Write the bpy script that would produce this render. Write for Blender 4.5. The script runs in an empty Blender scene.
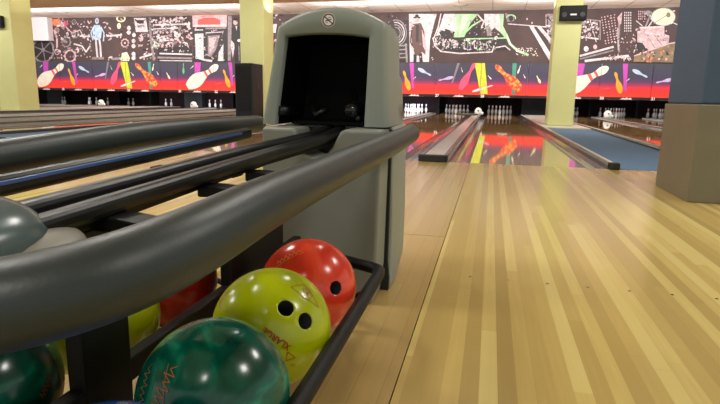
import bpy, bmesh, math, random
from mathutils import Vector, Matrix
S = bpy.context.scene
COL = S.collection
PI = math.pi

# ------------------------------------------------------------------ camera
FPX, YAW, PITCH, ROLL = 545.57, .22968, .19017, .01796
CAM = Vector((.1722, -5.6031, .6355))
FW = Vector((-math.sin(YAW)*math.cos(PITCH), math.cos(YAW)*math.cos(PITCH), -math.sin(PITCH)))
_r = Vector((math.cos(YAW), math.sin(YAW), 0)); _u = _r.cross(FW)
RT = _r*math.cos(ROLL)+_u*math.sin(ROLL); UP = -_r*math.sin(ROLL)+_u*math.cos(ROLL)
cd = bpy.data.cameras.new('camera'); cam = bpy.data.objects.new('camera', cd); COL.objects.link(cam)
cd.sensor_width = 36; cd.lens = FPX*36/720; cd.clip_start = .02; cd.clip_end = 200
cam.matrix_world = Matrix(((RT.x, UP.x, -FW.x, CAM.x), (RT.y, UP.y, -FW.y, CAM.y), (RT.z, UP.z, -FW.z, CAM.z), (0, 0, 0, 1)))
S.camera = cam
def at(px, py, Y):                       # pixel of the photo -> point on the plane y = Y
    d = FW+RT*((px-360)/FPX)-UP*((py-202)/FPX)
    return CAM+d*((Y-CAM.y)/d.y)

# ------------------------------------------------------------------ world, light, exposure
S.view_settings.view_transform = 'Standard'; S.view_settings.look = 'None'
S.view_settings.gamma = 1; S.view_settings.use_curve_mapping = False
S.view_settings.exposure = 0.0
w = bpy.data.worlds.new('world'); S.world = w; w.use_nodes = True
w.node_tree.nodes['Background'].inputs[0].default_value = (.80, .86, .82, 1)
w.node_tree.nodes['Background'].inputs[1].default_value = .75
def area(name, loc, size, sizey, power, target, color=(1, .97, .9)):
    d = bpy.data.lights.new(name, 'AREA'); d.shape = 'RECTANGLE'; d.size = size; d.size_y = sizey
    d.energy = power; d.color = color
    o = bpy.data.objects.new(name, d); COL.objects.link(o); o.location = loc
    o.rotation_euler = (Vector(target)-Vector(loc)).to_track_quat('-Z', 'Y').to_euler()
    return o
for x, y, p in [(-2.3, -4.3, 70), (3.2, -4.6, 60), (-7.0, -4.0, 80), (.5, -7.6, 60), (.2, -1.0, 60), (3.0, -1.6, 75), (-3.4, -1.2, 80), (-9, -.8, 110)]:  # the one left of the slate column is added to brighten its side
    area('ceiling_and_fill_lamp', (x, y, 3.50), .9, .6, p, (x, y, 0))
for x in (-20, -14.5, -9, -3.6, 1.9, 7.4):
    area('wall_wash_lamp', (x, 13.2, 3.95), 4.2, .3, 165, (x, 17.5, 1.9), (1, .95, .93))
for x in (-17, -10, -3, 4):  # area lights added above the lanes to brighten the boards
    area('lane_fill_light', (x, 7.0, 3.5), 5, .5, 130, (x, 8.5, 0), (1, .96, .9))
for x in (-18, -11, -4, 3):                # unseen upward area lights added to brighten the ceilings
    area('ceiling_fill_light', (x, 15.0, 3.35), 5, .3, 75, (x, 15.0, 5), (1, .95, .92))
    area('ceiling_fill_light', (x, 9.0, 2.9), 5, .3, 60, (x, 9.4, 5), (1, .93, .82))

# ------------------------------------------------------------------ materials
def lin(c):
    return tuple(((v/255)/12.92 if v/255 <= .04045 else ((v/255+.055)/1.055)**2.4) for v in c)+(1,)
MATS = {}
def mat(name, rgb, rough=.5, metal=0., noise=0., nscale=8., coat=0., bump=0., bscale=60., emit=0., spec=.5):
    if name in MATS: return MATS[name]
    m = bpy.data.materials.new(name); m.use_nodes = True; MATS[name] = m
    nt = m.node_tree; b = nt.nodes['Principled BSDF']
    b.inputs['Base Color'].default_value = lin(rgb); b.inputs['Roughness'].default_value = rough
    b.inputs['Metallic'].default_value = metal; b.inputs['Coat Weight'].default_value = coat
    b.inputs['Specular IOR Level'].default_value = spec
    b.inputs['Coat Roughness'].default_value = .05
    tc = nt.nodes.new('ShaderNodeTexCoord')
    n = nt.nodes.new('ShaderNodeTexNoise'); n.inputs['Scale'].default_value = nscale; n.inputs['Detail'].default_value = 4
    nt.links.new(tc.outputs['Object'], n.inputs['Vector'])
    r = nt.nodes.new('ShaderNodeValToRGB'); c = lin(rgb); k = noise
    r.color_ramp.elements[0].position = .3; r.color_ramp.elements[1].position = .7
    r.color_ramp.elements[0].color = tuple(v*(1-k) for v in c[:3])+(1,)
    r.color_ramp.elements[1].color = tuple(min(1, v*(1+k)) for v in c[:3])+(1,)
    nt.links.new(n.outputs['Fac'], r.inputs['Fac']); nt.links.new(r.outputs['Color'], b.inputs['Base Color'])
    if bump:
        n2 = nt.nodes.new('ShaderNodeTexNoise'); n2.inputs['Scale'].default_value = bscale
        nt.links.new(tc.outputs['Object'], n2.inputs['Vector'])
        bp = nt.nodes.new('ShaderNodeBump'); bp.inputs['Strength'].default_value = bump; bp.inputs['Distance'].default_value = .002
        nt.links.new(n2.outputs['Fac'], bp.inputs['Height']); nt.links.new(bp.outputs['Normal'], b.inputs['Normal'])
    if emit:
        b.inputs['Emission Color'].default_value = lin(rgb); b.inputs['Emission Strength'].default_value = emit
    return m

def wood(name, stops, board, rough, length=1.4, seam=.25, coat=0., xoff=0., grain=.12):
    m = bpy.data.materials.new(name); m.use_nodes = True; nt = m.node_tree; N = nt.nodes; L = nt.links
    b = N['Principled BSDF']; b.inputs['Roughness'].default_value = rough
    b.inputs['Coat Weight'].default_value = coat; b.inputs['Coat Roughness'].default_value = rough*.6
    g = N.new('ShaderNodeNewGeometry'); sx = N.new('ShaderNodeSeparateXYZ'); L.new(g.outputs['Position'], sx.inputs[0])
    def M(op, a, c=None, d=None):
        n = N.new('ShaderNodeMath'); n.operation = op
        for i, v in enumerate((a, c, d)):
            if v is None: continue
            if isinstance(v, (int, float)): n.inputs[i].default_value = v
            else: L.new(v, n.inputs[i])
        return n.outputs[0]
    xs = M('DIVIDE', M('ADD', sx.outputs['X'], 50.+xoff), board)
    bi = M('FLOOR', xs); fx = M('FRACT', xs)
    wn = N.new('ShaderNodeTexWhiteNoise'); wn.noise_dimensions = '1D'; L.new(bi, wn.inputs['W'])
    ys = M('DIVIDE', M('ADD', sx.outputs['Y'], M('MULTIPLY', wn.outputs['Value'], 5.)), length)
    yi = M('FLOOR', ys); fy = M('FRACT', ys)
    cx = N.new('ShaderNodeCombineXYZ'); L.new(bi, cx.inputs[0]); L.new(yi, cx.inputs[1])
    w2 = N.new('ShaderNodeTexWhiteNoise'); w2.noise_dimensions = '2D'; L.new(cx.outputs[0], w2.inputs['Vector'])
    # grouped tone: neighbouring boards share a tone
    w3 = N.new('ShaderNodeTexNoise'); w3.noise_dimensions = '1D'; w3.inputs['Scale'].default_value = .55; w3.inputs['Detail'].default_value = 1
    L.new(bi, w3.inputs['W'])
    tone = M('ADD', M('MULTIPLY', wn.outputs['Value'], .50), M('ADD', M('MULTIPLY', w2.outputs['Value'], .22), M('MULTIPLY', w3.outputs['Fac'], .28)))
    mp = N.new('ShaderNodeMapping'); mp.inputs['Scale'].default_value = (90, 3.2, 1); L.new(g.outputs['Position'], mp.inputs['Vector'])
    gn = N.new('ShaderNodeTexNoise'); gn.inputs['Scale'].default_value = 1; gn.inputs['Detail'].default_value = 5; L.new(mp.outputs[0], gn.inputs['Vector'])
    tone = M('ADD', tone, M('MULTIPLY', M('SUBTRACT', gn.outputs['Fac'], .5), grain*2))
    rp = N.new('ShaderNodeValToRGB'); cr = rp.color_ramp
    cr.elements[0].position = stops[0][0]; cr.elements[0].color = lin(stops[0][1])
    cr.elements[1].position = stops[-1][0]; cr.elements[1].color = lin(stops[-1][1])
    for p, c in stops[1:-1]:
        e = cr.elements.new(p); e.color = lin(c)
    L.new(tone, rp.inputs['Fac'])
    edge = M('MAXIMUM', M('LESS_THAN', fx, .035), M('LESS_THAN', fy, .0022))
    mx = N.new('ShaderNodeMix'); mx.data_type = 'RGBA'; mx.blend_type = 'MULTIPLY'
    L.new(M('MULTIPLY', edge, seam), mx.inputs['Factor']); L.new(rp.outputs['Color'], mx.inputs[6]); mx.inputs[7].default_value = (.25, .17, .1, 1)
    L.new(mx.outputs[2], b.inputs['Base Color'])
    bp = N.new('ShaderNodeBump'); bp.inputs['Strength'].default_value = .05; bp.inputs['Distance'].default_value = .001
    n5 = N.new('ShaderNodeTexNoise'); n5.inputs['Scale'].default_value = 2.5; L.new(g.outputs['Position'], n5.inputs['Vector'])
    L.new(n5.outputs['Fac'], bp.inputs['Height']); L.new(bp.outputs['Normal'], b.inputs['Normal'])
    return m

M_APP = wood('maple_approach', [(.10, (164, 140, 80)), (.40, (176, 151, 87)), (.58, (188, 163, 95)), (.68, (198, 177, 107)), (.9, (206, 188, 120))], .0411, .19, 1.6, .12, grain=.10)
M_SIDE = wood('maple_side_boards', [(.1, (160, 132, 78)), (.5, (172, 144, 86)), (.9, (186, 160, 100))], .062, .2, .9, .25)
M_LANE = wood('lane_boards', [(.1, (172, 136, 86)), (.5, (188, 150, 98)), (.9, (204, 168, 114))], .0274, .045, 6, .12, coat=.3)
M_GUT = mat('gutter_grey', (98, 96, 98), .16, coat=.3)
M_CAP = mat('capping_grey', (196, 194, 184), .27, noise=.05)
M_CAPD = mat('capping_dark', (74, 72, 72), .22)
M_TRIM = mat('light_edge_trim', (214, 208, 192), .35)
M_RUB = mat('black_rubber', (24, 26, 26), .55)
M_CARP = mat('blue_carpet', (96, 124, 154), .95, noise=.12, nscale=120, bump=.4, bscale=300)
M_COLY = mat('lime_paint', (216, 218, 152), .6, noise=.03, nscale=2)
M_BLK = mat('matte_black', (13, 13, 14), .6, spec=.3)
M_PIT = mat('pit_black', (12, 11, 12), .8)
M_PITR = mat('pit_curtain_maroon', (46, 22, 24), .9, noise=.3, nscale=3)
M_KICK = mat('kickback_grey', (62, 64, 68), .6)
M_WHITE = mat('white_plastic', (232, 232, 228), .35)
M_PIN = mat('pin_white', (226, 228, 232), .25)
M_PINR = mat('pin_red_band', (190, 30, 34), .3)
M_CEIL = mat('ceiling_tile', (228, 220, 214), .85, noise=.03, nscale=3)
M_CEILB = mat('beige_soffit', (188, 164, 138), .85, noise=.03, nscale=2)
M_GRID = mat('ceiling_grid', (168, 160, 156), .6)
M_HOOD = mat('hood_grey_green', (139, 146, 136), .42, noise=.025, nscale=3, bump=.12, bscale=420)
M_BODY = mat('body_grey_green', (128, 133, 124), .45, noise=.03, nscale=3, bump=.12, bscale=420)
M_TUBE = mat('grey_rubber_padding', (35, 44, 43), .42, noise=.08, nscale=9, bump=.08, bscale=260)
M_RAIL = mat('black_gloss_plastic', (11, 12, 12), .40, noise=.2, nscale=12)
M_STEEL = mat('black_powder_coat', (10, 10, 10), .5, bump=.1, bscale=500, spec=.3)
M_BLUE = mat('blue_strip', (60, 92, 152), .3)
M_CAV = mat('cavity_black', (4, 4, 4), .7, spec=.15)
M_SLATE = mat('slate_blue_paint', (62, 84, 108), .55, noise=.03, nscale=2)
M_CLAD = mat('brushed_cladding', (122, 116, 94), .42, metal=.2, noise=.08, nscale=4)
M_WALL = mat('white_bulkhead', (226, 220, 224), .8)
M_MURB = mat('mural_dark_brown', (74, 54, 52), .6, noise=.2, nscale=1.5)

# ------------------------------------------------------------------ mesh helpers
class MB:
    def __init__(s): s.v = []; s.f = []; s.m = []; s.mats = []; s.smooth = []
    def mi(s, m):
        if m not in s.mats: s.mats.append(m)
        return s.mats.index(m)
    def add(s, vs, fs, m, smooth=False):
        o = len(s.v); k = s.mi(m)
        s.v += [tuple(v) for v in vs]
        for f in fs: s.f.append([i+o for i in f]); s.m.append(k); s.smooth.append(smooth)
    def box(s, a, b, m):
        x0, y0, z0 = a; x1, y1, z1 = b
        vs = [(x0, y0, z0), (x1, y0, z0), (x1, y1, z0), (x0, y1, z0), (x0, y0, z1), (x1, y0, z1), (x1, y1, z1), (x0, y1, z1)]
        s.add(vs, [(3, 2, 1, 0), (4, 5, 6, 7), (0, 1, 5, 4), (1, 2, 6, 5), (2, 3, 7, 6), (3, 0, 4, 7)], m)
    def sweep(s, path, rad, m, seg=16, flat=None, up=Vector((0, 0, 1)), cap=True):
        # tube along path; flat=(a,b) scales the section (side, up); square=4 segments
        P = [Vector(p) for p in path]; n = len(P); R = rad if isinstance(rad, (list, tuple)) else [rad]*n
        a, b = flat or (1, 1); vs = []
        for i, p in enumerate(P):
            t = (P[min(i+1, n-1)]-P[max(i-1, 0)]).normalized()
            side = t.cross(up)
            side = side.normalized() if side.length > 1e-6 else Vector((1, 0, 0))
            uu = side.cross(t).normalized()
            for k in range(seg):
                an = 2*PI*(k+.5)/seg
                vs.append(p+side*(math.cos(an)*R[i]*a)+uu*(math.sin(an)*R[i]*b))
        fs = [(i*seg+k, i*seg+(k+1) % seg, (i+1)*seg+(k+1) % seg, (i+1)*seg+k) for i in range(n-1) for k in range(seg)]
        if cap: fs += [tuple(range(seg)), tuple(range((n-1)*seg, n*seg))[::-1]]
        s.add(vs, fs, m, seg > 6)
    def lathe(s, prof, m, c=(0, 0, 0), seg=24, mats=None, axis='z'):
        vs = []; n = len(prof)
        for r, z in prof:
            for k in range(seg):
                a = 2*PI*k/seg
                if axis == 'z': vs.append((c[0]+r*math.cos(a), c[1]+r*math.sin(a), c[2]+z))
                else: vs.append((c[0]+r*math.cos(a), c[1]+z, c[2]+r*math.sin(a)))
        for i in range(n-1):
            s.add([], [], m)
        o = len(s.v); s.v += vs
        for i in range(n-1):
            k0 = s.mi(mats[i] if mats else m)
            for k in range(seg):
                s.f.append([o+i*seg+k, o+i*seg+(k+1) % seg, o+(i+1)*seg+(k+1) % seg, o+(i+1)*seg+k]); s.m.append(k0); s.smooth.append(True)
        for rng, rv in ((range(o, o+seg), True), (range(o+(n-1)*seg, o+n*seg), False)):
            l = list(rng); s.f.append(l[::-1] if rv else l); s.m.append(s.mi(m)); s.smooth.append(False)
    def prism(s, poly, a, b, m, plane='xz', smooth=False):
        # polygon in the plane, extruded from a to b along the third axis
        def P(p, t):
            return {'xz': (p[0], t, p[1]), 'xy': (p[0], p[1], t), 'yz': (t, p[0], p[1])}[plane]
        n = len(poly)
        s.add([P(p, a) for p in poly]+[P(p, b) for p in poly],
              [tuple(range(n)), tuple(range(n, 2*n))[::-1]]+[(i, (i+1) % n+0, (i+1) % n+n, i+n) for i in range(n)], m, smooth)
    def build(s, name, parent=None, bevel=0, seg=2, fix=True):
        me = bpy.data.meshes.new(name); me.from_pydata(s.v, [], s.f)
        for m in s.mats: me.materials.append(m)
        for i, p in enumerate(me.polygons): p.material_index = s.m[i]; p.use_smooth = s.smooth[i]
        me.validate(); me.update()
        if fix:
            bm = bmesh.new(); bm.from_mesh(me); bmesh.ops.recalc_face_normals(bm, faces=bm.faces); bm.to_mesh(me); bm.free()
        o = bpy.data.objects.new(name, me); COL.objects.link(o)
        if parent is not None: o.parent = parent
        if bevel:
            md = o.modifiers.new('bevel', 'BEVEL'); md.width = bevel; md.segments = seg; md.limit_method = 'ANGLE'
        return o
def tag(o, label=None, cat=None, group=None, kind=None):
    if label: o['label'] = label
    if cat: o['category'] = cat
    if group: o['group'] = group
    if kind: o['kind'] = kind
    return o
def thing(name, label, cat, group=None, loc=(0, 0, 0)):
    o = bpy.data.objects.new(name, None); o.empty_display_size = .05; COL.objects.link(o); o.location = loc
    return tag(o, label, cat, group)
def copy_tree(o, parent=None):
    c = o.copy(); COL.objects.link(c); c.parent = parent
    for ch in list(o.children): copy_tree(ch, c)
    return c
def local(o, root):                       # meshes built in world coordinates under a moved root
    o.matrix_parent_inverse = Matrix.Translation(-Vector(root.location))
    return o
def text_mesh(txt, size, shear=0., bold=.0, extrude=0.):
    c = bpy.data.curves.new('t', 'FONT'); c.body = txt; c.size = size; c.align_x = 'CENTER'; c.align_y = 'CENTER'
    c.shear = shear; c.offset = bold; c.resolution_u = 2; c.extrude = extrude
    o = bpy.data.objects.new('t', c); COL.objects.link(o)
    dg = bpy.context.evaluated_depsgraph_get(); dg.update()
    me = bpy.data.meshes.new_from_object(o.evaluated_get(dg))
    vs = [tuple(v.co) for v in me.vertices]; fs = [tuple(p.vertices) for p in me.polygons]
    bpy.data.objects.remove(o); bpy.data.curves.remove(c); bpy.data.meshes.remove(me)
    return vs, fs

# ------------------------------------------------------------------ setting: approach floor
W, FIL, B28 = 1.8208, .8762, -.3122
def struct(o, label=None): return tag(o, label, None, None, 'structure')
def flat_floor(x0, x1, y0, y1, m):
    b = MB(); b.box((x0, y0, -.12), (x1, y1, 0), m); return struct(b.build('floor'))
flat_floor(-27, -.741, -9.5, -.004, M_APP)
FM = flat_floor(.0015, 9.5, -9.5, -.004, M_APP)
flat_floor(-.738, -.0015, -9.5, -3.103, M_SIDE)
flat_floor(-.738, -.0015, -3.099, -.004, M_SIDE)
b = MB(); b.box((-27, -9.5, -.2), (9.5, 20.3, -.13), M_PIT); struct(b.build('floor'))
M_DOT = mat('dark_inlay', (48, 30, 18), .4)
for k in range(7):
    b = MB(); n = 16; x = .136+.1335*k
    b.add([(x+.0055*math.cos(2*PI*i/n), -3.66+.0055*math.sin(2*PI*i/n), .0006) for i in range(n)], [tuple(range(n))], M_DOT)
    b.build('marker_dot', FM, fix=False)

# ------------------------------------------------------------------ lanes
def left(n): return B28+(n-28)*W+(FIL if n >= 29 else 0)-(FIL if n <= 24 else 0)-(FIL if n <= 20 else 0)-(FIL if n <= 16 else 0)
def lane_x(n):                            # left edge of the boards; lane 28 starts at x = 0
    return left(n)+.3122
LW = 1.0668; GW = .235; YE = 19.35
b = MB(); b.box((0, 0, -.1), (LW, YE, 0), M_LANE); MB_LANE = b
def gutter_section(x0, x1, y0, y1, mb):
    n = 8; vs = []; xs = [x0+(x1-x0)*i/n for i in range(n+1)]
    for y in (y0, y1):
        for x in xs:
            t = (x-x0)/(x1-x0)*2-1; vs.append((x, y, -.012-.062*math.sqrt(max(0, 1-t*t))))
        for x in xs[::-1]: vs.append((x, y, -.1))
    k = 2*(n+1)
    mb.add(vs, [(i, i+1, i+1+k, i+k) for i in range(k-1)]+[(k-1, 0, k, 2*k-1), tuple(range(k)), tuple(range(k, 2*k))[::-1]], M_GUT, False)
where = {26: 'left of the pair behind the grey hood', 27: 'left of the grey capping right of the hood', 28: 'straight ahead, right of the grey capping', 29: 'right of the blue carpet strip'}
proto = thing('bowling_lane', '', 'bowling lane', 'bowling lanes', (lane_x(28), 0, 0))
MB_LANE.build('lane_surface', proto)
for x0 in (-GW+.002, LW+.002):
    g = MB(); gutter_section(x0, x0+GW-.004, 0, YE, g); g.build('gutter', proto)
for n in range(17, 33):
    o = proto if n == 28 else copy_tree(proto)
    o.location = (lane_x(n), 0, 0)
    o['label'] = 'glossy wooden bowling lane running to the pins under number %d' % n if n > 16 else ''

# dividers between lanes
def divider(x0, x1, kind, label, y0=-.02):
    t = thing('lane_divider', label, 'divider', 'dividers between the lanes', ((x0+x1)/2, 0, 0))
    h = .045; c = MB()
    if kind == 'pair':
        c.prism([(x0, -.11), (x1, -.11), (x1, .03), (x1-.012, h), (x0+.012, h), (x0, .03)], y0+.06, 17.49, M_CAP)
        local(c.build('capping', t), t)
        for xa, xb in ((x0+.0, x0+.03), (x1-.045, x1-.0)):
            e = MB(); e.box((xa, y0+.065, h+.0005), (xb, 17.48, h+.012), M_CAPD); local(e.build('edge_strip', t), t)
        r = MB(); n = 12; xc = (x0+x1)/2; hw = (x1-x0)/2+.008
        poly = [(x0-.008, y0+.06)]+[(xc-hw*math.cos(PI*i/n), y0+.0-.045*math.sin(PI*i/n)**.5) for i in range(n+1)]+[(x1+.008, y0+.06)]
        r.prism(poly, .002, .068, M_RUB, 'xy'); local(r.build('end_cap', t, .008), t)
    else:                                 # wide gap: two narrow cappings; the carpet between them is a thing of its own
        for xa in (x0, x1-.085):
            c = MB(); c.prism([(xa, -.11), (xa+.085, -.11), (xa+.085, .03), (xa+.07, h), (xa+.015, h), (xa, .03)], y0+.05, 17.49, M_CAPD)
            local(c.build('capping', t), t)
            e = MB(); e.box((xa+.03, y0+.055, h+.0005), (xa+.06, 17.48, h+.010), M_TRIM); local(e.build('edge_strip', t), t)
            r = MB(); n = 10; xc = xa+.0425; hw = .052
            poly = [(xc-hw, y0+.05)]+[(xc-hw*math.cos(PI*i/n), y0-.05*math.sin(PI*i/n)) for i in range(n+1)]+[(xc+hw, y0+.05)]
            r.prism(poly, .002, .064, M_RUB, 'xy'); local(r.build('end_cap', t, .01), t)
    return t
for n in range(18, 33):
    x1 = lane_x(n)-GW; x0 = lane_x(n-1)+LW+GW
    wide = (x1-x0) > .6
    if wide:
        divider(x0, x1, 'wide', 'pair of narrow cappings edging the carpet between lanes numbered %d and %d' % (n-1, n))
        c = MB(); c.box((x0+.087, .0, -.1), (x1-.087, 7.55, .004), M_CARP)
        tag(c.build('carpet_strip'), 'blue carpet strip between lanes numbered %d and %d' % (n-1, n), 'carpet', 'carpet strips between lane blocks')
        c = MB(); c.box((x0+.087, 7.56, -.1), (x1-.087, 17.49, .03), M_TRIM)
        c.box((x0+.087, 9.6, .031), (x1-.087, 17.49, .05), M_CAP)
        tag(c.build('lane_bridge'), 'beige boxed platform behind the blue carpet between lanes numbered %d and %d' % (n-1, n), 'platform', 'boxed platforms between lane blocks')
    else:
        divider(x0, x1, 'pair', 'grey flat divider with black rubber end between lanes numbered %d and %d' % (n-1, n))

# white pods on the dividers in front of the pins
for n in (19, 20, 22, 28, 30):
    if n == 19: continue
    t = thing('sensor_pod', 'white rounded sensor pod on the divider between lanes numbered %d and %d' % (n-1, n), 'sensor', 'white pods in front of the pins', (left(n)+.02, 15.6, .058))
    b = MB(); b.lathe([(.10, 0), (.13, .02), (.135, .10), (.12, .19), (.07, .25), (.01, .265)], M_WHITE, seg=20); b.build('pod_body', t)
    b = MB(); b.lathe([(.025, 0), (.03, .01), (.028, .02), (.01, .03)], M_KICK, c=(0, 0, 0), axis='y', seg=16)
    l = b.build('lens', t); l.location = (0, -.158, .15)
    b = MB(); b.sweep([(.0, 0, .055), (.17, .0, .055), (.19, .0, .05)], [.06, .06, .03], M_WHITE, 12); b.build('side_boss', t)

# ------------------------------------------------------------------ pits, pins
YM = 17.465
b = MB(); b.box((-27, 20.0, -.12), (9.5, 20.1, 2.0), M_PITR); struct(b.build('wall_pit'))
b = MB(); b.box((-27, YM+.06, .74), (9.5, 20.0, .82), M_PIT); struct(b.build('ceiling_pit_blocker'))  # unseen dark roof added to keep light out of the pits
for n in range(17, 33):
    for x, tag_ in ((left(n), 'left'),):
        wide = n in (17, 21, 25, 29)
        x0 = x-.05; x1 = x+.05
        if wide: x0 = x-FIL-.05
        b = MB(); b.box((x0, 19.5 if wide else 19.25, .0 if not wide else -.1), (x1, 19.9, .735), M_KICK if wide else M_PIT)
        tag(b.build('kickback_plate'), ('broad grey' if wide else 'dark narrow')+' partition between the pits left of lane number %d' % n, 'partition', 'partitions between the pin pits')
PROF = [(.0258, 0), (.0357, .019), (.0498, .057), (.0582, .086), (.0605, .114), (.0578, .149), (.0468, .184), (.0316, .219), (.0249, .238), (.0228, .254), (.0237, .276), (.0286, .318), (.0323, .343), (.0295, .362), (.018, .377), (.002, .381)]
pm = [M_PIN]*15; pm[7] = M_PINR; pm[9] = M_PINR
spots = {'head pin': (0, 0), 'left pin of the second row': (-.1524, .264), 'right pin of the second row': (.1524, .264),
         'left pin of the third row': (-.3048, .528), 'middle pin of the third row': (0, .528), 'right pin of the third row': (.3048, .528),
         'far left pin of the back row': (-.4572, .792), 'inner left pin of the back row': (-.1524, .792), 'inner right pin of the back row': (.1524, .792), 'far right pin of the back row': (.4572, .792)}
b = MB(); b.lathe(PROF, M_PIN, seg=20, mats=pm); pin0 = b.build('bowling_pin'); used = False
keep = {17: ['far left pin of the back row', 'right pin of the second row'], 18: ['left pin of the second row', 'middle pin of the third row', 'head pin', 'far right pin of the back row'],
        19: ['inner left pin of the back row', 'right pin of the third row'], 20: ['inner right pin of the back row', 'far right pin of the back row'],
        21: ['inner left pin of the back row', 'inner right pin of the back row', 'far right pin of the back row']}
for n in (17, 18, 19, 20, 21, 26, 27, 28, 29, 30, 31):
    for k, (dx, dy) in spots.items():
        if n in keep and k not in keep[n]: continue
        o = pin0 if not used else pin0.copy()
        if used: COL.objects.link(o)
        used = True
        o.location = (lane_x(n)+LW/2+dx, 18.29+dy, .0005)
        tag(o, 'white bowling pin, %s on lane number %d' % (k, n), 'bowling pin', 'bowling pins on the pin decks')
# the lit pin deck of lane 26; lamps over the other lanes are added to brighten their pins
def decklamp(n, power, col):
    t = thing('pin_deck_lamp', 'tube lamp above the pins of lane number %d' % n, 'lamp', 'pin deck lamps', (lane_x(n)+LW/2, YM+.14, .70))
    b = MB(); b.box((-.5, -.02, .0), (.5, .02, .03), M_WHITE); b.build('housing', t)
    l = area('deck_light', (0, .0, -.012), .9, .03, power, (0, .9, -.55), col); l.parent = t; l.data.spread = math.radians(95)
decklamp(26, 22, (.75, .86, 1)); decklamp(21, 12, (.9, .95, 1)); decklamp(20, 8, (.9, .95, 1)); decklamp(27, .8, (.9, .9, .9)); decklamp(28, .6, (.9, .9, .9)); decklamp(30, .5, (.9, .9, .9)); decklamp(31, .5, (.9, .9, .9)); decklamp(18, 1.5, (.9, .9, .9))

# ------------------------------------------------------------------ masking panels above the pins
def gradient():
    m = bpy.data.materials.new('panel_gradient'); m.use_nodes = True; nt = m.node_tree; N = nt.nodes; L = nt.links
    b = N['Principled BSDF']; b.inputs['Roughness'].default_value = .45
    g = N.new('ShaderNodeNewGeometry'); s = N.new('ShaderNodeSeparateXYZ'); L.new(g.outputs['Position'], s.inputs[0])
    r = N.new('ShaderNodeMapRange'); r.inputs['From Min'].default_value = .80; r.inputs['From Max'].default_value = 2.05
    L.new(s.outputs['Z'], r.inputs['Value'])
    q = N.new('ShaderNodeValToRGB'); cr = q.color_ramp; L.new(r.outputs[0], q.inputs['Fac'])
    st = [(0, (240, 62, 40)), (.16, (240, 50, 44)), (.28, (232, 44, 58)), (.36, (160, 48, 88)), (.45, (92, 52, 92)), (.56, (66, 58, 84)), (1, (58, 60, 74))]
    cr.elements[0].position = 0; cr.elements[0].color = lin(st[0][1]); cr.elements[1].position = 1; cr.elements[1].color = lin(st[-1][1])
    for p, c in st[1:-1]: e = cr.elements.new(p); e.color = lin(c)
    L.new(q.outputs['Color'], b.inputs['Base Color']); return m
M_GRAD = gradient()
def paint(name, c, noise=.0, ns=6): return mat('print_'+name, c, .5, noise=noise, nscale=ns)
P_W = paint('cream', (244, 232, 214), .08); P_RS = paint('coral', (232, 92, 84)); P_OR = paint('orange', (250, 168, 40), .15); P_PU = paint('violet', (192, 70, 178), .1)
P_LB = paint('pale_blue', (186, 206, 228), .15, 12); P_GY = paint('grey_beam', (128, 128, 138)); P_PK = paint('pink', (246, 84, 122), .12); P_YG = paint('yellow_green', (206, 216, 60), .12)
P_SV = paint('silver', (214, 216, 220), .1); P_TE = paint('teal', (70, 150, 128), .1); P_CR = paint('pale_yellow', (240, 238, 176)); P_GN = paint('green', (96, 190, 120), .1); P_LV = paint('lavender', (196, 180, 222), .2, 14)
def marble():
    m = mat('print_marbled_orange', (240, 110, 70), .5); nt = m.node_tree
    v = nt.nodes.new('ShaderNodeTexVoronoi'); v.inputs['Scale'].default_value = 9
    tc = [n for n in nt.nodes if n.type == 'TEX_COORD'][0]; nt.links.new(tc.outputs['Object'], v.inputs['Vector'])
    r = nt.nodes.new('ShaderNodeValToRGB'); r.color_ramp.elements[0].color = lin((248, 190, 70)); r.color_ramp.elements[1].color = lin((226, 70, 56)); r.color_ramp.elements[0].position = .2; r.color_ramp.elements[1].position = .6
    nt.links.new(v.outputs['Distance'], r.inputs['Fac']); nt.links.new(r.outputs['Color'], nt.nodes['Principled BSDF'].inputs['Base Color']); return m
P_MB = marble()
P_STRIP = paint('black_strip', (30, 20, 24)); P_TXT = paint('white_letters', (236, 232, 228))
PH = 1.31
def clip(poly, x0, x1):
    for s, lim in ((1, x0), (-1, x1)):
        out = []
        for i in range(len(poly)):
            a, b_ = poly[i], poly[(i+1) % len(poly)]
            ia = s*(a[0]-lim) >= 0; ib = s*(b_[0]-lim) >= 0
            if ia: out.append(a)
            if ia != ib:
                t = (lim-a[0])/(b_[0]-a[0]); out.append((lim, a[1]+t*(b_[1]-a[1])))
        poly = out
        if not poly: return []
    return poly
def pin2d(hx, hv, bx, bv, wd):            # head (u,v) -> foot (u,v) in lane widths / panel heights
    a = Vector((hx*W, -hv*PH)); c = Vector((bx*W, -bv*PH)); d = c-a; L_ = d.length; d.normalize(); q = Vector((-d.y, d.x))
    pr_ = [(.0, .10), (.03, .30), (.09, .48), (.15, .50), (.21, .42), (.28, .33), (.36, .36), (.48, .62), (.60, .90), (.70, 1.0), (.80, .94), (.92, .70), (1.0, .42)]
    lft = [a+d*(t*L_)+q*(r*wd/2) for t, r in pr_]; rgt = [a+d*(t*L_)-q*(r*wd/2) for t, r in pr_]
    pts = [(p.x, p.y) for p in lft+rgt[::-1]]
    bands = []
    for t0, t1, r0 in ((.24, .29, .34), (.36, .42, .44)):
        bands.append([tuple(a+d*(t0*L_)+q*(r0*wd/2)), tuple(a+d*(t1*L_)+q*(r0*wd/2*1.08)), tuple(a+d*(t1*L_)-q*(r0*wd/2*1.08)), tuple(a+d*(t0*L_)-q*(r0*wd/2))])
    return pts, bands
def quad2d(u0, v0, u1, v1, w0, w1): return [((u0-w0/2)*W, -v0*PH), ((u0+w0/2)*W, -v0*PH), ((u1+w1/2)*W, -v1*PH), ((u1-w1/2)*W, -v1*PH)]
ART = []
def art(m, poly, bands=None): ART.append((m, poly)); [ART.append((P_RS, q)) for q in (bands or [])]
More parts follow.
